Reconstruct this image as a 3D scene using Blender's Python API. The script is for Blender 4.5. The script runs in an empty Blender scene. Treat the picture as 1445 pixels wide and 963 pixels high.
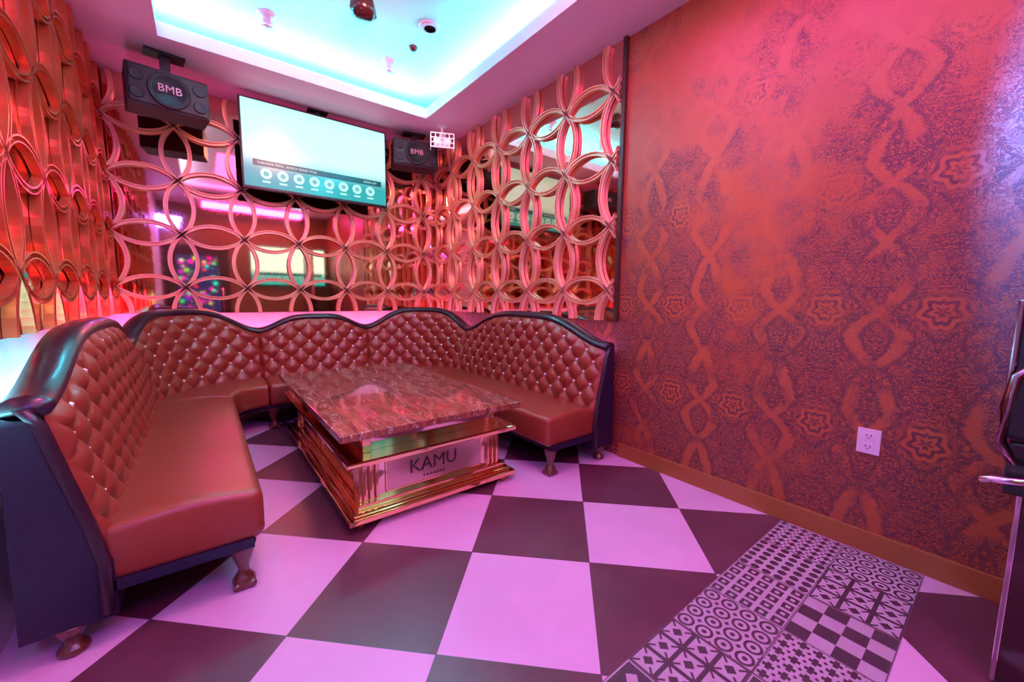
import bpy, bmesh, random
from math import *
from mathutils import Vector, Matrix
random.seed(4)
H=1.2
XL,XR,YB,YF,ZS,ZC=-0.60,2.457,4.75,-0.98,3.017,3.30
RB=1.03   # bottom of the mirror panels
col=bpy.context.collection
sc=bpy.context.scene
sc.view_settings.view_transform='Standard'
sc.view_settings.look='None'
sc.view_settings.exposure=0.0

# ------------------------------------------------------------ node helpers
class E:
    def __init__(s,nt,sock): s.nt=nt; s.s=sock
    def op(s,o,b=None,c=None):
        n=s.nt.nodes.new('ShaderNodeMath'); n.operation=o
        s.nt.links.new(s.s,n.inputs[0])
        for i,x in ((1,b),(2,c)):
            if x is None: continue
            if isinstance(x,E): s.nt.links.new(x.s,n.inputs[i])
            else: n.inputs[i].default_value=x
        return E(s.nt,n.outputs[0])
    def __add__(s,o): return s.op('ADD',o)
    def __sub__(s,o): return s.op('SUBTRACT',o)
    def __mul__(s,o): return s.op('MULTIPLY',o)
    def lt(s,o): return s.op('LESS_THAN',o)
    def gt(s,o): return s.op('GREATER_THAN',o)
    def abs(s): return s.op('ABSOLUTE')
    def floor(s): return s.op('FLOOR')
    def frac(s): return s.op('FRACT')
    def sin(s): return s.op('SINE')
    def mx(s,o): return s.op('MAXIMUM',o)
    def mn(s,o): return s.op('MINIMUM',o)
    def mod(s,o): return s.op('FLOORED_MODULO',o)
    def step(s,a,b):
        n=s.nt.nodes.new('ShaderNodeMapRange'); n.interpolation_type='SMOOTHSTEP'
        s.nt.links.new(s.s,n.inputs[0]); n.inputs[1].default_value=a; n.inputs[2].default_value=b
        return E(s.nt,n.outputs[0])
def newmat(name):
    m=bpy.data.materials.new(name); m.use_nodes=True
    nt=m.node_tree; return m,nt,nt.nodes['Principled BSDF']
def setp(b,**k):
    names=dict(color='Base Color',rough='Roughness',metal='Metallic',coat='Coat Weight',coatr='Coat Roughness',emc='Emission Color',ems='Emission Strength',spec='Specular IOR Level',trans='Transmission Weight')
    for a,v in k.items():
        if a in('color','emc') and len(v)==3: v=(*v,1)
        b.inputs[names[a]].default_value=v
def mat(name,color,rough=.5,metal=0,bump=0,bscale=60,vary=0,**k):
    m,nt,b=newmat(name); setp(b,color=color,rough=rough,metal=metal,**k)
    tc=nt.nodes.new('ShaderNodeTexCoord')
    no=nt.nodes.new('ShaderNodeTexNoise'); no.inputs['Scale'].default_value=bscale
    nt.links.new(tc.outputs['Object'],no.inputs['Vector'])
    if bump:
        bp=nt.nodes.new('ShaderNodeBump'); bp.inputs['Strength'].default_value=bump; bp.inputs['Distance'].default_value=.004
        nt.links.new(no.outputs[0],bp.inputs['Height']); nt.links.new(bp.outputs[0],b.inputs['Normal'])
    mr=nt.nodes.new('ShaderNodeMapRange'); mr.inputs[3].default_value=max(0,rough-.05-vary); mr.inputs[4].default_value=rough+.05+vary
    nt.links.new(no.outputs[0],mr.inputs[0]); nt.links.new(mr.outputs[0],b.inputs['Roughness'])
    return m
def emit(name,c,st):
    m,nt,b=newmat(name); setp(b,color=(0,0,0),emc=c,ems=st,rough=.3); return m
def mix(nt,f,a,b):
    n=nt.nodes.new('ShaderNodeMix'); n.data_type='RGBA'
    if isinstance(f,E): nt.links.new(f.s,n.inputs[0])
    else: n.inputs[0].default_value=f
    for i,x in ((6,a),(7,b)):
        if hasattr(x,'links') : nt.links.new(x,n.inputs[i])
        else: n.inputs[i].default_value=(*x,1)
    return n.outputs[2]
def coords(nt,kind='Object'):
    tc=nt.nodes.new('ShaderNodeTexCoord'); sp=nt.nodes.new('ShaderNodeSeparateXYZ')
    nt.links.new(tc.outputs[kind],sp.inputs[0])
    return tc.outputs[kind],[E(nt,sp.outputs[i]) for i in range(3)]
def noise(nt,vec,scale,detail=3,rough=.5,dist=0,vscale=None):
    if vscale:
        mp=nt.nodes.new('ShaderNodeMapping'); mp.inputs['Scale'].default_value=vscale; nt.links.new(vec,mp.inputs[0]); vec=mp.outputs[0]
    n=nt.nodes.new('ShaderNodeTexNoise'); nt.links.new(vec,n.inputs['Vector'])
    n.inputs['Scale'].default_value=scale;n.inputs['Detail'].default_value=detail;n.inputs['Roughness'].default_value=rough;n.inputs['Distortion'].default_value=dist
    return E(nt,n.outputs[0])

# ------------------------------------------------------------ materials
M={}
M['leather']=mat('leather_oxblood',(.29,.038,.020),.34,bump=.3,bscale=140,coat=.2,coatr=.25)
M['leather_d']=mat('leather_piping',(.030,.008,.02),.32,bump=.05,bscale=60,coat=.2)
M['navy']=mat('leather_navy',(.016,.010,.036),.35,bump=.3,bscale=120)
M['footw']=mat('carved_wood',(.12,.028,.015),.25,coat=.6,bump=.5,bscale=90)
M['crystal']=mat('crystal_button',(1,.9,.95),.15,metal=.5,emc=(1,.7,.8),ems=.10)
M['gold']=mat('polished_gold',(.93,.50,.29),.1,metal=1)
M['gold_d']=mat('gold_dark_foot',(.5,.2,.07),.2,metal=1)
M['gmirror']=mat('champagne_mirror',(.80,.56,.50),.05,metal=1)
M['frost']=mat('frosted_rose_panel',(.66,.38,.36),.2,metal=.75)
M['mirror']=mat('bronze_mirror',(.76,.42,.31),.03,metal=1)
M['ring']=mat('rose_gold_ring',(1.0,.52,.32),.34,metal=.35)
M['ringL']=mat('copper_ring',(.90,.26,.12),.24,metal=.7)
M['white']=mat('white_plaster',(.82,.82,.85),.6,bump=.1,bscale=40)
M['ceil']=mat('ceiling_paint',(.74,.86,.87),.6,bump=.1,bscale=40)
M['soffit']=mat('soffit_paint',(.82,.52,.68),.55,bump=.1,bscale=40)
M['black']=mat('black_plastic',(.012,.011,.014),.3)
M['blackr']=mat('black_wood_vinyl',(.020,.010,.015),.5,bump=.3)
M['cone']=mat('speaker_cone',(.03,.02,.03),.6)
M['logo']=mat('logo_paint',(.75,.3,.4),.4)
M['logod']=mat('logo_dark',(.05,.018,.022),.4)
M['plast']=mat('white_plastic',(.85,.8,.85),.35)
M['steel']=mat('chrome',(.8,.75,.8),.12,metal=1)
M['dsteel']=mat('dark_chrome',(.30,.20,.24),.15,metal=1)
M['wood']=mat('baseboard_wood',(.36,.10,.03),.35,bump=.2,bscale=30)
M['darkwood']=mat('dark_trim',(.07,.02,.015),.35)
M['brownwall']=mat('brown_wall_paint',(.30,.09,.03),.5,bump=.2,bscale=20)

def m_floor():
    m,nt,b=newmat('checker_tile'); vec,(x,y,z)=coords(nt)
    s=.547; k=sqrt(.5)
    i=((x-1.325)*k-(y-1.105)*k)*(1/s); j=((x-1.325)*k+(y-1.105)*k)*(1/s)
    par=(i.floor()+j.floor()).mod(2.0)
    fi=(i.frac()-.5).abs(); fj=(j.frac()-.5).abs()
    grout=fi.mx(fj).gt(.4965)
    n=noise(nt,vec,3,6,.65)
    light=mix(nt,n.step(.3,.7),(.69,.42,.63),(.76,.48,.70))
    dark=mix(nt,n.step(.3,.75),(.110,.024,.048),(.160,.040,.070))
    c=mix(nt,par,light,dark); c=mix(nt,grout,c,(.10,.05,.07))
    nt.links.new(c,b.inputs['Base Color'])
    setp(b,rough=.33)
    return m
M['floor']=m_floor()

def m_wallpaper():
    m,nt,b=newmat('damask_wallpaper'); vec,(x,y,z)=coords(nt)
    P,Q=.40,.58
    wob=(z*(2*pi/Q)).sin(); wob2=(z*(4*pi/Q)+.7).sin()
    yy=y*(pi/P)
    off=wob*.62+wob2*.12
    r1=(yy+off).sin().abs(); r2=(yy-off).sin().abs()
    d=r1.mn(r2)
    nA=noise(nt,vec,20,4,.6,.6); nB=noise(nt,vec,6,2,.5)
    rib=(d+(nA-.5)*.30)
    ribbon=rib.step(.24,.15)*nB.step(.40,.56)
    edge=(rib-.30).abs().step(.06,.02)
    sy=(((y*(1/P)).frac()-.5).abs())*P
    cb=nt.nodes.new('ShaderNodeCombineXYZ'); nt.links.new(sy.s,cb.inputs[0]); zq=((z*(1/Q)).frac())*Q; nt.links.new(zq.s,cb.inputs[1])
    sym=cb.outputs[0]
    wv=noise(nt,sym,12,2,.5,1.8); curl=((wv*72.0).sin()).step(-.05,.4)
    wv2=noise(nt,sym,34,2,.5,1.0); curl2=((wv2*34.0).sin()).step(.0,.4)
    cz=((z*(1/Q)+.5).frac()-.5)*Q
    rr=(sy*sy+cz*cz).op('SQRT'); th=cz.op('ARCTAN2',sy)
    pet=((rr*175.0+((th*6.0).sin())*1.6).sin()*((th*12.0).sin()*.6+.8)).step(-.2,.3)
    rr_=rr+(nA-.5)*.07
    medm=rr_.step(.10,.07)
    orn=(curl.mx(curl2*.9)*(medm*-1.0+1.0)).mx(pet*medm)
    big=noise(nt,vec,1.6,5,.65)
    mid=noise(nt,vec,8,3,.6)
    speck=noise(nt,vec,120,3,.75)
    zz=z.step(3.1,.2)
    wear=(big*.75+mid*.35+speck*.45+zz*.24).step(.79,.96)
    hit=orn*wear*(ribbon*-.75+1.0)
    hit=hit.mx(edge*wear*.8)
    base=mix(nt,big.step(.3,.7),(.43,.076,.024),(.51,.105,.036))
    base=mix(nt,ribbon*.20,base,(.58,.13,.04))
    c=mix(nt,hit*.86,base,(.080,.013,.042))
    nt.links.new(c,b.inputs['Base Color'])
    rg=hit*.15+.34
    nt.links.new(rg.s,b.inputs['Roughness'])
    setp(b,coat=.22,coatr=.34)
    bp=nt.nodes.new('ShaderNodeBump'); bp.inputs['Strength'].default_value=.25; bp.inputs['Distance'].default_value=.003
    nt.links.new(hit.s,bp.inputs['Height']); nt.links.new(bp.outputs[0],b.inputs['Normal'])
    return m
M['paper']=m_wallpaper()

def m_marble():
    m,nt,b=newmat('red_marble'); vec,(x,y,z)=coords(nt)
    n=noise(nt,vec,1.4,9,.68,.5,(2.2,.55,1))
    w=((n*22.0+x*34.0+y*7.0).sin()).abs()
    n2=noise(nt,vec,7,8,.7,.4,(3.2,.45,1))
    c=mix(nt,n2.step(.3,.7),(.13,.028,.020),(.42,.11,.06))
    c=mix(nt,w.step(.20,.02)*n2.step(.42,.62)*.6,c,(.68,.34,.27))
    n3=noise(nt,vec,3,6,.65,.8,(2.2,.6,1))
    c=mix(nt,(n3-.5).abs().step(.010,.002)*.6,c,(.8,.58,.50))
    nt.links.new(c,b.inputs['Base Color']); setp(b,rough=.10,coat=.5,coatr=.03)
    return m
M['marble']=m_marble()

def tilemat(k):
    m,nt,b=newmat('pattern_tile_%d'%k)
    tc=nt.nodes.new('ShaderNodeTexCoord'); sp=nt.nodes.new('ShaderNodeSeparateXYZ'); nt.links.new(tc.outputs['UV'],sp.inputs[0])
    u=E(nt,sp.outputs[0]); v=E(nt,sp.outputs[1])
    cu=(u-.5).abs(); cv=(v-.5).abs()
    def cell(n): return ((u*n).frac()-.5).abs(),((v*n).frac()-.5).abs()
    if k==0:
        a,c=cell(6.0); f=((a*a+c*c).op('SQRT')).lt(.38)
    elif k==1:
        a,c=cell(4.0); r=(a*a+c*c).op('SQRT'); f=(r.lt(.44)*(r.gt(.30)+r.lt(.13))).mx((a+c).gt(.86)) 
    elif k==2:
        f=((u*4.0).floor()+(v*4.0).floor()).mod(2.0)
    elif k==3:
        d=(cu-cv).abs(); r=(cu*cu+cv*cv).op('SQRT'); f=(d.lt(.09)*r.gt(.08)*r.lt(.5)*-1.0+1.0)*(cu.mx(cv).lt(.47))
    elif k==4:
        a,c=cell(5.0); f=(a.mx(c).lt(.36))*(a.mx(c).lt(.14)*-1.0+1.0)
    elif k==5:
        a,c=cell(6.0); f=(a.mn(c).lt(.15)*a.mx(c).lt(.38)).mx((a+c).gt(.84))
    elif k==6:
        a,c=cell(6.0); f=((u*6.0).floor()+(v*6.0).floor()).mod(2.0)*(a.mx(c).lt(.42))
    else:
        a,c=cell(3.0); f=(a.mx(c)).gt(.42).mx((a+c).lt(.22)).mx(((a-c).abs()).lt(.06)*(a+c).gt(.40))
    f=f.mn(1.0)
    g=cu.mx(cv).gt(.488)
    c=mix(nt,f,(.48,.34,.44),(.080,.035,.055)); c=mix(nt,g,c,(.15,.08,.11))
    nt.links.new(c,b.inputs['Base Color']); setp(b,rough=.42)
    return m

# ------------------------------------------------------------ mesh helpers
def group(name,loc=(0,0,0),rot=(0,0,0)):
    e=bpy.data.objects.new(name,None); e.location=loc; e.rotation_euler=rot; e.empty_display_size=.1; col.objects.link(e); return e
def link(name,me,mats,parent=None,loc=(0,0,0),rot=(0,0,0),smooth=False):
    o=bpy.data.objects.new(name,me); col.objects.link(o)
    for m in (mats if isinstance(mats,(list,tuple)) else [mats]): me.materials.append(m)
    o.location=loc; o.rotation_euler=rot
    if parent: o.parent=parent
    if smooth:
        for p in me.polygons: p.use_smooth=True
    return o
def pydata(name,v,f,mats,parent=None,**k):
    me=bpy.data.meshes.new(name); me.from_pydata([tuple(a) for a in v],[],f); me.update()
    bm=bmesh.new(); bm.from_mesh(me); bmesh.ops.recalc_face_normals(bm,faces=bm.faces); bm.to_mesh(me); bm.free()
    return link(name,me,mats,parent,**k)
def box(name,lo,hi,m,parent=None,bev=0,**k):
    """lo/hi corners in parent space"""
    c=[(a+b)/2 for a,b in zip(lo,hi)]; s=[abs(b-a) for a,b in zip(lo,hi)]
    bm=bmesh.new(); bmesh.ops.create_cube(bm,size=1)
    for v in bm.verts: v.co=Vector((v.co.x*s[0],v.co.y*s[1],v.co.z*s[2]))
    if bev: bmesh.ops.bevel(bm,geom=list(bm.edges),offset=bev,segments=2,profile=.6,affect='EDGES')
    me=bpy.data.meshes.new(name); bm.to_mesh(me); bm.free()
    return link(name,me,m,parent,loc=c,**k)
def lathe(name,prof,m,parent=None,seg=24,loc=(0,0,0),rot=(0,0,0),smooth=True):
    v=[];f=[]
    n=len(prof)
    for i in range(seg):
        a=2*pi*i/seg
        for r,z in prof: v.append((r*cos(a),r*sin(a),z))
    for i in range(seg):
        j=(i+1)%seg
        for k in range(n-1): f.append((i*n+k,j*n+k,j*n+k+1,i*n+k+1))
    f.append([i*n for i in range(seg)]); f.append([i*n+n-1 for i in range(seg)])
    return pydata(name,v,f,m,parent,loc=loc,rot=rot,smooth=smooth)
def tube(name,pts,r,m,parent,seg=14):
    V=[];F=[];pts=[Vector(p) for p in pts]
    for i,p in enumerate(pts):
        t=(pts[min(i+1,len(pts)-1)]-pts[max(i-1,0)]).normalized()
        q=t.to_track_quat('Z','Y')
        for j in range(seg):
            a=2*pi*j/seg; V.append(p+q@Vector((r*cos(a),r*sin(a),0)))
    for i in range(len(pts)-1):
        for j in range(seg):
            k=(j+1)%seg; F.append((i*seg+j,i*seg+k,(i+1)*seg+k,(i+1)*seg+j))
    F.append(list(range(seg)));F.append([(len(pts)-1)*seg+j for j in range(seg)])
    return pydata(name,V,F,m,parent,smooth=True)
def text(name,s,size,m,parent,loc,rot,ext=.002,align='CENTER'):
    cu=bpy.data.curves.new(name,'FONT'); cu.body=s; cu.size=size; cu.extrude=ext; cu.align_x=align; cu.align_y='CENTER'
    o=bpy.data.objects.new(name,cu); col.objects.link(o); cu.materials.append(m); o.parent=parent; o.location=loc; o.rotation_euler=rot; return o

# ------------------------------------------------------------ room shell
T=.12
def world_origin(o):
    me=o.data; me.transform(Matrix.Translation(o.location)); o.location=(0,0,0)
world_origin(box('floor',(XL-T,YF-T,-.1),(XR+T,YB+T,0),M['floor']))
box('ceiling',(XL-T,YF-T,ZC),(XR+T,YB+T,ZC+.1),M['ceil'])
w=box('wall_right',(XR,YF-T,0),(XR+T,YB+T,ZC),M['paper']); world_origin(w)
box('wall_back',(XL,YB,0),(XR,YB+T,ZC),M['white'])
w=box('wall_left',(XL-T,YF-T,0),(XL,YB+T,ZC),M['white'])
w=box('wall_front',(XL,YF-T,0),(XR,YF,ZC),M['brownwall']); world_origin(w)
# soffit with tray opening
TX0,TX1,TY0,TY1=-.14,1.92,-.3,3.92
vo=[(XL,YF),(XR,YF),(XR,YB),(XL,YB)]; vi=[(TX0,TY0),(TX1,TY0),(TX1,TY1),(TX0,TY1)]
v=[];f=[]
for z in (ZS,ZS+.10):
    v+=[(x,y,z) for x,y in vo]+[(x,y,z) for x,y in vi]
for i in range(4):
    j=(i+1)%4
    f+=[(i,j,4+j,4+i),(8+i,8+j,12+j,12+i),(4+i,4+j,12+j,12+i),(i,j,8+j,8+i)]
pydata('ceiling_soffit',v,f,M['soffit'])
# baseboards
box('baseboard_right',(XR-.018,YF,0),(XR,1.80,.105),M['wood'],bev=.004)
box('baseboard_front',(.62,YF,0),(XR-.02,YF+.018,.105),M['wood'],bev=.004)
box('trim_1',(XR-.03,1.845,RB),(XR,1.875,ZS),M['darkwood'])

# ------------------------------------------------------------ patterned tile strip
def tile_strip():
    s=.275; v=[];f=[];mi=[];uv=[]
    x1=2.430;y1=.701
    for a in range(11):
        for b in range(2):
            X1=x1-a*s;X0=X1-s+.001;Y1=y1-b*s;Y0=Y1-s+.001
            k=len(v); v+=[(X0,Y0,.003),(X1,Y0,.003),(X1,Y1,.003),(X0,Y1,.003)]; f.append((k,k+1,k+2,k+3))
            mi.append([[5,1],[0,7],[4,2],[1,5],[7,3],[3,0],[2,4],[3,6],[0,5],[1,2],[6,7]][a][b])
    me=bpy.data.meshes.new('patterned_tile_inlay'); me.from_pydata(v,[],f)
    l=me.uv_layers.new()
    for p in me.polygons:
        p.material_index=mi[p.index]
        for q,u in zip(p.loop_indices,((0,0),(1,0),(1,1),(0,1))): l.data[q].uv=u
    link('floor_patterned_inlay',me,[tilemat(k) for k in range(8)])
tile_strip()

# ------------------------------------------------------------ mirror panels with interlaced rings
def ring_panel(name,L,Hh,xf,ringm,off):
    """local plane coords (a along wall, b up, c out of wall) -> xf(a,b,c)"""
    e=group(name)
    v=[];
    for c in (0.0,.012):
        v+=[xf(0,0,c),xf(L,0,c),xf(L,Hh,c),xf(0,Hh,c)]
    pydata('mirror_sheet',v,[(0,1,2,3),(4,5,6,7),(0,1,5,4),(1,2,6,5),(2,3,7,6),(3,0,4,7)],M['mirror'],e)
    sp=.47; r=sp/sqrt(2)
    w_,d0,d1,g,ed=.0155,.014,.050,.022,.006
    prof=[(-w_,d0),(-w_,d1),(-w_+ed,d1),(-w_+ed,d1-g),(w_-ed,d1-g),(w_-ed,d1),(w_,d1),(w_,d0)]
    seg=56; V=[];F=[]; n=len(prof)
    na=int(L/sp)+3; nb=int(Hh/sp)+3
    for ia in range(-1,na):
        for ib in range(-1,nb):
            ca=off+ia*sp; cb=ib*sp+.0
            if ca+r<0 or ca-r>L or cb+r<0 or cb-r>Hh: continue
            dz=.003*((ia+ib)%2)
            k0=len(V)
            for i in range(seg):
                t=2*pi*i/seg
                for p,q in prof: V.append((ca+(r+p)*cos(t),cb+(r+p)*sin(t),q+dz))
            for i in range(seg):
                j=(i+1)%seg
                for k in range(n): 
                    k2=(k+1)%n
                    F.append((k0+i*n+k,k0+j*n+k,k0+j*n+k2,k0+i*n+k2))
    me=bpy.data.meshes.new('rings'); me.from_pydata(V,[],F)
    bm=bmesh.new(); bm.from_mesh(me)
    for co,no in (((.004,0,0),(-1,0,0)),((L-.004,0,0),(1,0,0)),((0,.004,0),(0,-1,0)),((0,Hh-.004,0),(0,1,0))):
        bmesh.ops.bisect_plane(bm,geom=bm.verts[:]+bm.edges[:]+bm.faces[:],plane_co=co,plane_no=no,clear_outer=True)
    for vv in bm.verts: vv.co=Vector(xf(*vv.co))
    bmesh.ops.recalc_face_normals(bm,faces=bm.faces)
    bm.to_mesh(me); bm.free()
    link('interlaced_rings',me,ringm,e)
    return e
PH=ZS-RB
ring_panel('mirror_ring_panel',XR-XL-.04,PH,lambda a,b,c:(XL+.02+a,YB-c,RB+b),M['ring'],.235)
ring_panel('mirror_ring_panel.001',YB-1.88,PH,lambda a,b,c:(XR-c,YB-.0-a,RB+b),M['ring'],.235)
ring_panel('mirror_ring_panel.002',YB-1.2,PH,lambda a,b,c:(XL+c,YB-.0-a,RB+b),M['ringL'],.235)

# ------------------------------------------------------------ sectional sofa
sofa=group('sectional_sofa')
Y0S,YC=1.82,3.74; C1=(.42,YC); C2=(1.46,YC); RI=.27; BD=.50
def sec_pt(k,u):
    if k==0: return (C1[0]-RI,Y0S+(YC-Y0S)*u),(-1,0)
    if k==1:
        a=pi-u*pi/2; return (C1[0]+RI*cos(a),C1[1]+RI*sin(a)),(cos(a),sin(a))
    if k==2: return (C1[0]+(C2[0]-C1[0])*u,YC+RI),(0,1)
    if k==3:
        a=pi/2-u*pi/2; return (C2[0]+RI*cos(a),C2[1]+RI*sin(a)),(cos(a),sin(a))
    return (C2[0]+RI,YC+(Y0S-YC)*u),(1,0)
SL=[YC-Y0S,(RI+BD)*pi/2,C2[0]-C1[0],(RI+BD)*pi/2,YC-Y0S]
def hgt(k,u):
    s=sin(pi*u); s=s*s*(3-2*s) if s<1 else 1
    return .845+(.195 if k!=2 else .13)*s
def P3(k,u,d,z):
    p,n=sec_pt(k,u); return (p[0]+n[0]*d,p[1]+n[1]*d,z)
buttons=[]
def tufted(k):
    L=SL[k]; N=int(round(L/.085)); N+=N%2
    ns=int(L/.011); nt_=44
    V=[];F=[]
    for i in range(ns+1):
        u=i/ns; Ht=hgt(k,u)
        for j in range(nt_+1):
            t=j/nt_; z=.38+(Ht-.38)*t
            a=u*N; b=(z-.49)/.082
            p=(a+b)/2;q=(a-b)/2
            puff=(abs(sin(pi*p))*abs(sin(pi*q)))**.42
            edge=min(1,(1-t)*9)*min(1,u*L/.03,(1-u)*L/.03)
            disp=.012+.036*puff
            disp*=max(0,edge)**.6
            d=.475+.085*t-disp
            V.append(P3(k,u,d,z))
    for i in range(ns):
        for j in range(nt_):
            a=i*(nt_+1)+j; F.append((a,a+nt_+1,a+nt_+2,a+1))
    pydata('tufted_back_%d'%(k+1),V,F,M['leather'],sofa,smooth=True)
    for ib in range(0,8):
        z=.49+ib*.082
        for ia in range(1,N):
            if (ia+ib)%2: continue
            u=ia/N; Ht=hgt(k,u)
            if z>Ht-.05: continue
            t=(z-.38)/(Ht-.38)
            buttons.append(P3(k,u,.475+.085*t-.020,z))
def sweep(name,k,prof,m,inset=None,ns=24,closed=True,smooth=False,hf=False):
    L=SL[k]
    st=[(i/ns,0) for i in range(ns+1)]
    if inset:
        e=inset/L
        st=[(.002/L,1),(.25*e,.45),(.6*e,.12),(e,0)]+[(u,0) for u,_ in st if e<u<1-e]+[(1-e,0),(1-.6*e,.12),(1-.25*e,.45),(1-.002/L,1)]
    cd=sum(p[0] for p in prof)/len(prof) if not hf else 0; cz=sum(p[1] for p in prof)/len(prof) if not hf else 0
    V=[];F=[];n=len(prof)
    for u,ins in st:
        Ht=hgt(k,u)
        for p in prof:
            d,z=p
            if hf: z=z if z>0 else Ht+z
            if ins:
                d-= copysign(min(abs(d-cd),inset*ins),d-cd); z-=copysign(min(abs(z-cz),inset*ins),z-cz)
            V.append(P3(k,u,d,z))
    for i in range(len(st)-1):
        for j in range(n):
            j2=(j+1)%n; F.append((i*n+j,(i+1)*n+j,(i+1)*n+j2,i*n+j2))
    F.append(list(range(n))); F.append([(len(st)-1)*n+j for j in range(n)])
    return pydata(name,V,F,m,sofa,smooth=smooth)
def rr_prof(d0,d1,z0,z1,r,crown=0):
    o=[]
    for cx,cz,a0 in ((d0+r,z0+r,pi),(d1-r,z0+r,1.5*pi),(d1-r,z1-r,0),(d0+r,z1-r,.5*pi)):
        for i in range(5):
            a=a0+i*pi/8; o.append((cx+r*cos(a),cz+r*sin(a)))
        if a0==0 and crown:
            for i in range(1,8):
                t=i/8; o.append((d1-r+(d0-d1+2*r)*t,z1+crown*sin(pi*t)))
    return o
for k in range(5):
    tufted(k)
    nn=36 if k in(1,3) else 30
    sweep('back_shell_%d'%(k+1),k,[(.44,.10),(.44,.30),(.49,.42),(.565,-.01),(.655,-.012),(.665,.10)],M['navy'],ns=nn,hf=True)
    sweep('seat_cushion_%d'%(k+1),k,rr_prof(0,.475,.215,.415,.035,.018),M['leather'],inset=.03,ns=nn,smooth=True)
    sweep('seat_base_%d'%(k+1),k,[(.04,.185),(.04,.225),(.46,.225),(.46,.185)],M['navy'],ns=nn)
# rolled top rail
V=[];F=[];n=12;cnt=0
for k in range(5):
    ns=48
    for i in range(ns+1):
        if k and i==0: continue
        u=i/ns;z=hgt(k,u)
        for j in range(n):
            a=2*pi*j/n; V.append(P3(k,u,.595+.062*cos(a),z+.005+.036*sin(a)))
        cnt+=1
for i in range(cnt-1):
    for j in range(n): 
        j2=(j+1)%n; F.append((i*n+j,(i+1)*n+j,(i+1)*n+j2,i*n+j2))
F.append(list(range(n)));F.append([(cnt-1)*n+j for j in range(n)])
pydata('rolled_top_rail',V,F,M['leather_d'],sofa,smooth=True)
for k,u in ((0,0),(4,1)):
    V=[];F=[]
    pts=[(.465,.12),(.462,.30),(.49,.45),(.53,.62),(.57,.80),(.60,.85)]
    for d,z in pts:
        for j in range(10):
            a=2*pi*j/10; x,y,_=P3(k,u,d+.02*cos(a),z); V.append((x,y+.02*sin(a),z))
    for i in range(len(pts)-1):
        for j in range(10):
            j2=(j+1)%10;F.append((i*10+j,(i+1)*10+j,(i+1)*10+j2,i*10+j2))
    F.append(list(range(10)));F.append([(len(pts)-1)*10+j for j in range(10)])
    pydata('end_piping',V,F,M['leather_d'],sofa,smooth=True)
bm=bmesh.new()
for b in buttons:
    bmesh.ops.create_icosphere(bm,subdivisions=1,radius=.0115,matrix=Matrix.Translation(b))
me=bpy.data.meshes.new('buttons'); bm.to_mesh(me); bm.free(); link('crystal_buttons',me,M['crystal'],sofa)
# carved feet
footp=[(.0,0),(.030,0),(.040,.012),(.042,.03),(.034,.05),(.022,.065),(.020,.085),(.028,.11),(.040,.15),(.048,.180),(.05,.188),(0,.188)]
for k,u,d in ((0,.03,.08),(0,.97,.08),(2,.03,.06),(2,.97,.06),(4,.03,.08),(4,.97,.08),(0,.5,.08),(4,.5,.08)):
    x,y,_=P3(k,u,d,0); 
    lathe('foot',footp,M['footw'],sofa,16,loc=(x,y,0))
    for t in range(4):
        a=t*pi/2+pi/4
        bm=bmesh.new(); bmesh.ops.create_icosphere(bm,subdivisions=2,radius=.016)
        for q in bm.verts: q.co.x*=1.3; q.co.z*=1.1
        me=bpy.data.meshes.new('toe'); bm.to_mesh(me); bm.free()
        link('toe',me,M['footw'],sofa,loc=(x+.034*cos(a),y+.034*sin(a),.018),rot=(0,0,a),smooth=True)
for k,u in ((0,.02),(0,.97),(2,.5),(4,.98),(4,.03)):
    x,y,_=P3(k,u,.56,0)
    lathe('rear_foot',[(r,z*.55) for r,z in footp],M['footw'],sofa,16,loc=(x,y,0))

# ------------------------------------------------------------ coffee table
tb=group('coffee_table',(1.04,2.90,0))
def tbx(n,hx,hy,z0,z1,m,bev=.003): box(n,(-hx,-hy,z0),(hx,hy,z1),m,tb,bev)
tbx('marble_top',.56,.96,.492,.530,M['marble'],.005)
tbx('plinth_1',.525,.945,.045,.072,M['gold'])
tbx('plinth_2',.50,.92,.072,.092,M['gold'],.008)
tbx('plinth_3',.47,.89,.092,.118,M['gold'])
tbx('body',.435,.855,.118,.335,M['gmirror'],.001)
tbx('cornice_1',.475,.895,.330,.346,M['gold'])
tbx('cornice_2',.53,.95,.346,.376,M['gold'],.008)
tbx('neck',.40,.82,.376,.470,M['gmirror'],.001)
tbx('neck_cap',.45,.87,.470,.493,M['gold'])
for sx in(-1,1):
    for sy in(-1,1):
        for i in range(3):
            x=sx*(.425-i*.033); y=sy*.862
            box('pilaster',(x-.010,y-.010,.118),(x+.010,y+.010,.332),M['gold'],tb,.004)
            y2=sy*(.845-i*.033); x2=sx*.442
            box('pilaster',(x2-.010,y2-.010,.118),(x2+.010,y2+.010,.332),M['gold'],tb,.004)
        box('neck_post',(sx*.40-.022,sy*.82-.022,.375),(sx*.40+.022,sy*.82+.022,.472),M['gold'],tb,.003)
        lathe('foot',[(0,0),(.028,0),(.04,.012),(.036,.03),(.045,.042),(.05,.047),(0,.047)],M['gold_d'],tb,18,loc=(sx*.46,sy*.88,0))
for sy in(-1,1):
    y=sy*.858
    box('frosted_panel',(-.305,y-.002,.142),(.305,y+.002,.312),M['frost'],tb)
    for a,b,c,d in ((-.31,.31,.138,.144),(-.31,.31,.310,.316),(-.31,-.304,.138,.316),(.304,.31,.138,.316)):
        box('panel_frame',(a,y-.006,c),(b,y+.006,d),M['gold'],tb)
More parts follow.
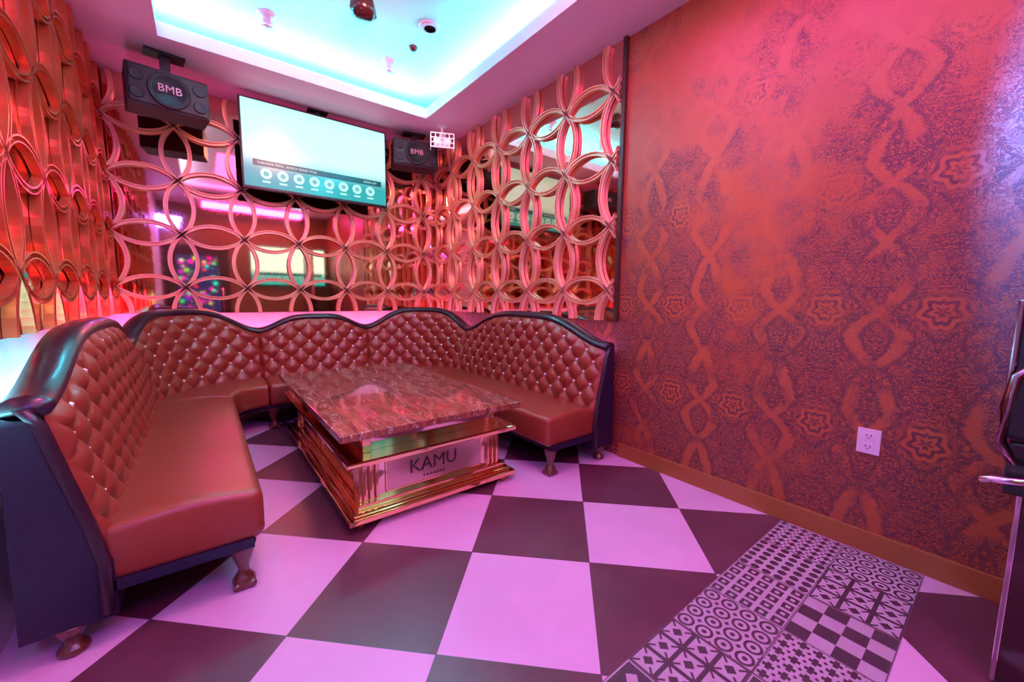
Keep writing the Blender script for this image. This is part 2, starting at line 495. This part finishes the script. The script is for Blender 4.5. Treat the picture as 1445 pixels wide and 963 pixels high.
for sx in(-1,1):
    x=sx*.438
    for a,b,c,d in ((-.73,.73,.138,.144),(-.73,.73,.310,.316),(-.73,-.724,.138,.316),(.724,.73,.138,.316),(-.003,.003,.138,.316)):
        box('panel_frame',(x-.004,a,c),(x+.004,b,d),M['gold'],tb)
text('front_logo','KAMU',.110,M['logod'],tb,(-.02,-.862,.240),(pi/2,0,0),.0012)
text('front_logo_sub','K A R A O K E',.022,M['logod'],tb,(-.02,-.862,.172),(pi/2,0,0),.001)

# ------------------------------------------------------------ television
def television(name,loc,rotz,w,h,pole=0,st=1.15):
    t=group(name,loc,(0,0,rotz))  # faces local -Y
    box('bezel',(-w/2,0,-h/2),(w/2,.04,h/2),M['black'],t,.005)
    box('rear_housing',(-w*.3,.04,-h*.3),(w*.3,.08,h*.25),M['black'],t,.01)
    b=.014
    m,nt,bs=newmat(name+'_screen'); vec,(x,y,z)=coords(nt)
    top=z.step(h*.30,h*.5)
    c=mix(nt,z.step(-h*.30,-h*.05),(.02,.40,.42),(.62,1.0,.97))
    c=mix(nt,top*.30,c,(.25,.75,.80))
    setp(bs,color=(.01,.01,.01),rough=.15,ems=st); nt.links.new(c,bs.inputs['Emission Color'])
    sc_=box('screen',(-w/2+b,-.004,-h/2+b+.01),(w/2-b,0.002,h/2-b),m,t)
    band=emit(name+'_bar',(.0,.10,.13),1.0); wh=emit(name+'_icon',(.55,1,.95),1.0); tl=emit(name+'_icon2',(.12,.55,.55),1.0)
    box('menu_bar',(-w/2+b+.07,-.006,-h*.235),(w/2-b-.05,-.003,-h*.165),band,t)
    text('menu_caption','KARAOKE MENU  SEARCH SONG TITLE',.028,wh,t,(-w/2+.12,-.0065,-h*.20),(pi/2,0,0),.0005,'LEFT')
    text('menu_caption_2','SONG LIST',.028,wh,t,(w/2-.25,-.0065,-h*.20),(pi/2,0,0),.0005,'LEFT')
    for i in range(8):
        x=-w*.36+i*w*.103
        lathe('menu_icon',[(0,0),(.047,0),(.047,.002),(0,.002)],wh,t,24,loc=(x,-.005,-h*.315),rot=(pi/2,0,0),smooth=False)
        lathe('menu_icon_core',[(0,0),(.026,0),(.014,.002),(0,.002)],tl,t,6,loc=(x,-.0065,-h*.315),rot=(pi/2,0,0),smooth=False)
        box('menu_label',(x-.032,-.006,-h*.415),(x+.032,-.004,-h*.395),wh,t)
    text('maker_badge','TV',.012,M['logo'],t,(0,-.002,-h/2+.011),(pi/2,0,0),.0003)
    if pole:
        box('ceiling_pole',(-.022,.045,h*.2),(.022,.085,pole),M['black'],t)
        box('mount_plate',(-.09,.02,pole-.012),(.09,.11,pole),M['black'],t)
    return t
television('television',(1.01,4.40,2.565),0,1.32,.79,pole=ZS-2.565)
television('television.001',(1.62,YF+.09,1.85),pi,1.5,.86,st=2.6)

# ------------------------------------------------------------ wall speakers
def speaker(name,loc,rotz,drop):
    s=group(name,loc,(0,0,rotz)); w,h,d=.48,.28,.26
    box('cabinet',(-w/2,-d/2,-h/2),(w/2,d/2,h/2),M['blackr'],s,.012)
    box('front_baffle',(-w/2+.015,-d/2-.012,-h/2+.015),(w/2-.015,-d/2,h/2-.015),M['blackr'],s,.006)
    R=(pi/2,0,0)
    lathe('woofer_surround',[(.118,0),(.118,.012),(.108,.018),(.098,.010),(.085,.004),(.04,-.0),(.0,.002)],M['cone'],s,40,loc=(.0,-d/2-.010,0),rot=R)
    lathe('woofer_trim',[(.112,.012),(.116,.02),(.124,.02),(.126,.0),(.112,.0)],M['blackr'],s,40,loc=(0,-d/2-.010,0),rot=R)
    lathe('dust_cap',[(.035,.002),(.03,.012),(.015,.018),(0,.02)],M['cone'],s,24,loc=(0,-d/2-.012,0),rot=R)
    for x in(-.18,.18):
        for z in(-.06,.06):
            lathe('tweeter',[(.042,0),(.042,.01),(.034,.012),(.02,.003),(0,.008)],M['cone'],s,24,loc=(x,-d/2-.010,z),rot=R)
    text('badge','BMB',.075,M['logo'],s,(0,-d/2-.036,0),R,.003)
    box('bracket_arm',(-.03,-.02,h/2),(.03,.02,drop-.02),M['black'],s)
    box('bracket_plate',(-.12,-.06,drop-.02),(.12,.06,drop),M['black'],s)
    box('bracket_yoke',(-.16,-.03,h/2),(.16,.03,h/2+.018),M['black'],s)
    return s
speaker('wall_speaker',(-.12,4.20,2.71),radians(8),ZS-2.71)
speaker('wall_speaker.001',(1.99,4.38,2.775),radians(-14),ZS-2.775)

# ------------------------------------------------------------ emergency light in wire cage
em=group('emergency_light',(2.13,3.98,2.85),(0,0,radians(-25)))
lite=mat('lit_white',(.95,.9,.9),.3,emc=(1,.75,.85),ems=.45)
box('body',(-.09,-.03,-.05),(.09,.03,.04),M['plast'],em,.01)
box('ceiling_plate',(-.05,-.03,.15),(.05,.03,.167),M['plast'],em)
box('stem',(-.012,-.012,.03),(.012,.012,.16),M['plast'],em)
for x in(-.06,.06): lathe('lamp_head',[(.0,0),(.03,0),(.034,.03),(.0,.035)],lite,em,20,loc=(x,-.03,-.005),rot=(pi/2,0,0))
for i in range(6):
    x=-.12+i*.048; box('cage_wire',(x-.005,-.085,-.075),(x+.005,-.078,.065),lite,em)
for i in range(4):
    z=-.075+i*.0467; box('cage_wire',(-.124,-.085,z-.005),(.124,-.078,z+.005),lite,em)
    for x in(-.122,.122): box('cage_wire',(x-.003,-.085,z-.003),(x+.003,.03,z+.003),lite,em)

# ------------------------------------------------------------ ceiling fittings
def ceil_dome(name,x,y,prof,m,seg=28,z=ZC): 
    g=group(name,(x,y,z)); lathe('body',[(r,-h) for r,h in prof],m,g,seg); return g
M['plpink']=mat('pink_white_plastic',(.85,.50,.72),.35)
for i,(x,y) in enumerate(((.51,3.70),(1.45,3.70))):
    g=ceil_dome('fire_sprinkler' if i==0 else 'fire_sprinkler.001',x,y,[(0,0),(.075,0),(.075,.008),(.05,.02),(.034,.024),(.034,.06),(.0,.062)],M['plpink'])
    lathe('deflector',[(0,-.085),(.042,-.085),(.042,-.08),(0,-.08)],M['plpink'],g,20); box('frame',(-.006,-.006,-.085),(.006,.006,-.05),M['steel'],g)
g=ceil_dome('ceiling_speaker_grille',1.53,3.04,[(0,0),(.085,0),(.085,.006),(.075,.012),(.0,.014)],M['plpink'])
for r in (.02,.04,.06):
    lathe('grille_ring',[(r,-.012),(r+.006,-.012),(r+.006,-.017),(r,-.017)],M['soffit'],g,24)
g=ceil_dome('smoke_sensor',1.533,3.36,[(0,0),(.035,0),(.035,.012),(.022,.03),(0,.035)],mat('red_dark',(.15,.01,.02),.3))
g=ceil_dome('disco_spotlight',1.02,3.05,[(0,0),(.05,0),(.05,.03),(.085,.04),(.095,.10),(.06,.14),(0,.14)],mat('lamp_black',(.05,.01,.015),.2),6)

# ------------------------------------------------------------ wall outlet
o=group('wall_outlet',(XR,.385,.54))
box('plate',(-.007,-.042,-.060),(0,.042,.060),M['plast'],o,.002)
for z in(-.026,.026):
    box('socket',(-.010,-.018,z-.016),(-.006,.018,z+.016),M['plast'],o,.001)
    for y in(-.008,.008): box('slot',(-.0108,y-.0015,z-.002),(-.0095,y+.0015,z+.009),M['black'],o)
    box('ground_hole',(-.0108,-.0025,z-.011),(-.0095,.0025,z-.006),M['black'],o)

# ------------------------------------------------------------ open door leaf at the right edge
dl=group('door_2',(1.905,YF+.02,0))
LW=-.045-(YF+.02)
M['doorgl']=mat('dark_door_lacquer',(.045,.012,.016),.18,coat=.5)
box('leaf',(0,0,.012),(.042,LW-.012,1.19),M['doorgl'],dl,.003)
box('leaf_upper',(0,0,1.19),(.042,LW-.012,2.25),M['doorgl'],dl,.003)
box('leaf_edge_strip',(-.004,LW-.012,.012),(.046,LW,2.25),M['steel'],dl,.002)
box('inset_panel',(-.006,.14,.25),(0,LW-.20,2.05),M['darkwood'],dl,.003)
box('lock_box',(-.05,LW-.11,.80),(.06,LW+.045,1.20),M['black'],dl,.012)
box('lock_box_rim',(-.056,LW+.036,.79),(-.040,LW+.050,1.21),M['dsteel'],dl,.004)
tube('pull_handle',[(-.01,LW-.06,1.04),(-.075,LW+.0,1.03),(-.095,LW+.035,.99),(-.098,LW+.045,.90),(-.095,LW+.045,.80),(-.075,LW+.02,.74),(-.0,LW-.02,.73)],.012,M['dsteel'],dl)
box('lower_latch',(-.04,LW-.10,.63),(.05,LW+.03,.79),M['black'],dl,.008)
tube('lever',[(-.012,LW-.03,.69),(-.06,LW-.02,.69),(-.085,LW+.0,.688),(-.09,LW+.05,.68),(-.09,LW+.075,.672)],.011,M['steel'],dl)
lathe('status_lamp',[(0,0),(.010,0),(.010,.006),(0,.01)],emit('red_led',(1,.03,.02),4),dl,20,loc=(-.052,LW+.015,1.15),rot=(0,-pi/2,0))
lathe('key_cylinder',[(0,0),(.018,0),(.018,.022),(0,.024)],M['gold'],dl,24,loc=(-.055,LW-.03,.90),rot=(0,-pi/2,0))
for z in(.25,1.1,1.95): lathe('hinge',[(0,0),(.012,0),(.012,.10),(0,.10)],M['steel'],dl,14,loc=(.021,-.006,z))

# ------------------------------------------------------------ glass door in front wall (seen in the mirrors)
d=group('door_1',(-.03,YF,0))
for a,b,c,e in ((-.52,-.44,0,2.2),(.44,.52,0,2.2),(-.52,.52,2.12,2.2),(-.44,.44,0,.25),(-.44,-.34,.25,2.12),(.34,.44,.25,2.12),(-.34,.34,2.0,2.12)):
    box('door_frame_part',(a,.0,c),(b,.05,e),M['darkwood'],d,.004)
m,nt,b=newmat('neon_hall_glass'); vec,(x,y,z)=coords(nt)
vo_=nt.nodes.new('ShaderNodeTexVoronoi'); vo_.inputs['Scale'].default_value=9; nt.links.new(vec,vo_.inputs['Vector'])
dd=E(nt,vo_.outputs['Distance']).step(.5,.2); hsv=nt.nodes.new('ShaderNodeHueSaturation'); hsv.inputs['Saturation'].default_value=1.8
nt.links.new(vo_.outputs['Color'],hsv.inputs['Color']); c=mix(nt,dd,(.02,.02,.12),hsv.outputs[0])
nt.links.new(c,b.inputs['Emission Color']); setp(b,color=(.01,.01,.02),rough=.1,ems=2.4)
box('glass',(-.34,.015,.25),(.34,.03,2.0),m,d)
lathe('pull_handle',[(0,0),(.012,0),(.012,.5),(0,.5)],M['gold'],d,16,loc=(.39,.09,.85))
for z in(.90,1.30): box('handle_mount',(.38,.04,z-.01),(.40,.09,z+.01),M['gold'],d)

# ------------------------------------------------------------ lights
def area(name,loc,direction,sx,sy,power,c,spread=None):
    l=bpy.data.lights.new(name,'AREA'); l.shape='RECTANGLE'; l.size=sx; l.size_y=sy; l.energy=power; l.color=c
    if spread: l.spread=spread
    o=bpy.data.objects.new(name,l); col.objects.link(o); o.location=loc
    o.rotation_euler=Vector(direction).to_track_quat('-Z','Y').to_euler(); return o
cy=(.05,.82,1.0)
zc=ZS+.115
area('cove_light_back',((TX0+TX1)/2,TY1+.10,zc),(0,-.25,1),TX1-TX0,.05,84,cy)
def strip_y(name,x,y0,y1,power,c,z,dx=0):
    o=area(name,(x,(y0+y1)/2,z),(0,0,1),.05,y1-y0,power,c); o.rotation_euler=(pi,radians(dx),0); return o
strip_y('cove_light_right',TX1+.10,TY0,TY1,120,cy,zc)
strip_y('cove_light_left',TX0-.10,TY0,TY1,44,(.50,.52,1.0),zc)
area('cove_light_front',((TX0+TX1)/2,TY0-.10,zc),(0,.25,1),TX1-TX0,.05,12,(1,.2,.9))
# LED tape behind the sofa backs, washing the wall
strip_y('sofa_led_left_near',XL+.035,1.2,2.7,9,(.20,.85,1.0),.80)
strip_y('sofa_led_left',XL+.035,2.7,4.6,10,(1.0,.10,.50),.80)
area('sofa_led_back',((XL+XR)/2,YB-.035,.80),(0,0,1),2.9,.04,11,(1,.10,.40))
strip_y('sofa_led_right',XR-.028,1.9,4.6,7,(.9,.25,1.0),.80)
# pink room wash
pkc=(1.0,.07,.60)
area('room_wash_pink',(1.0,-.62,ZS-.02),(0.05,.55,-1),1.8,.3,50,pkc)
area('room_wash_tray',(.9,1.2,ZC-.02),(0,0,-1),1.2,1.6,44,pkc)
area('blue_wash',(-.45,-.8,2.6),(.25,.8,-1),.4,.3,26,(.18,.12,1.0))
def spot(name,loc,direction,power,c,ang,rad=.04,blend=.8):
    l=bpy.data.lights.new(name,'SPOT'); l.energy=power; l.color=c; l.spot_size=radians(ang); l.spot_blend=blend; l.shadow_soft_size=rad
    o=bpy.data.objects.new(name,l); col.objects.link(o); o.location=loc; o.rotation_euler=Vector(direction).to_track_quat('-Z','Y').to_euler(); return o
spot('downlight_sofa',(.35,1.3,ZS+.1),(-.25,.9,-1.6),50,(1,.33,.33),75,.1)
spot('warm_ring_wash',(.9,2.2,ZS+.15),(.15,1,-.42),90,(1,.40,.26),95,.15)
# added unseen spots, no fixture: throw blue and lilac streaks on the wallpaper
bs=spot('blue_streak_fill',(-.45,.30,2.70),(2.9,-.34,-.95),1000,(.04,.25,1.0),40,.03,1.0); bs.scale=(.2,1,1)
bs=spot('lilac_streak_fill',(-.45,.60,2.80),(2.9,.55,-.95),170,(.60,.35,.9),48,.03,1.0); bs.scale=(.4,1,1)
w=bpy.data.worlds.new('w'); sc.world=w; w.use_nodes=True; w.node_tree.nodes['Background'].inputs[0].default_value=(.05,.02,.06,1)

# ------------------------------------------------------------ camera (solved from the tile grid)
f,yaw,pitch,roll=557.7,radians(38.0),radians(6.24),radians(.57)
F=Vector((sin(yaw)*cos(pitch),cos(yaw)*cos(pitch),-sin(pitch))); Rt=Vector((cos(yaw),-sin(yaw),0)); U=Rt.cross(F)
r=Rt*cos(roll)+U*sin(roll); u=U*cos(roll)-Rt*sin(roll)
cd=bpy.data.cameras.new('camera'); cam=bpy.data.objects.new('camera',cd); col.objects.link(cam)
cam.matrix_world=Matrix(((r.x,u.x,-F.x,0),(r.y,u.y,-F.y,0),(r.z,u.z,-F.z,H),(0,0,0,1)))
cd.sensor_width=36; cd.lens=36*f/1445; cd.clip_start=.02
sc.camera=cam
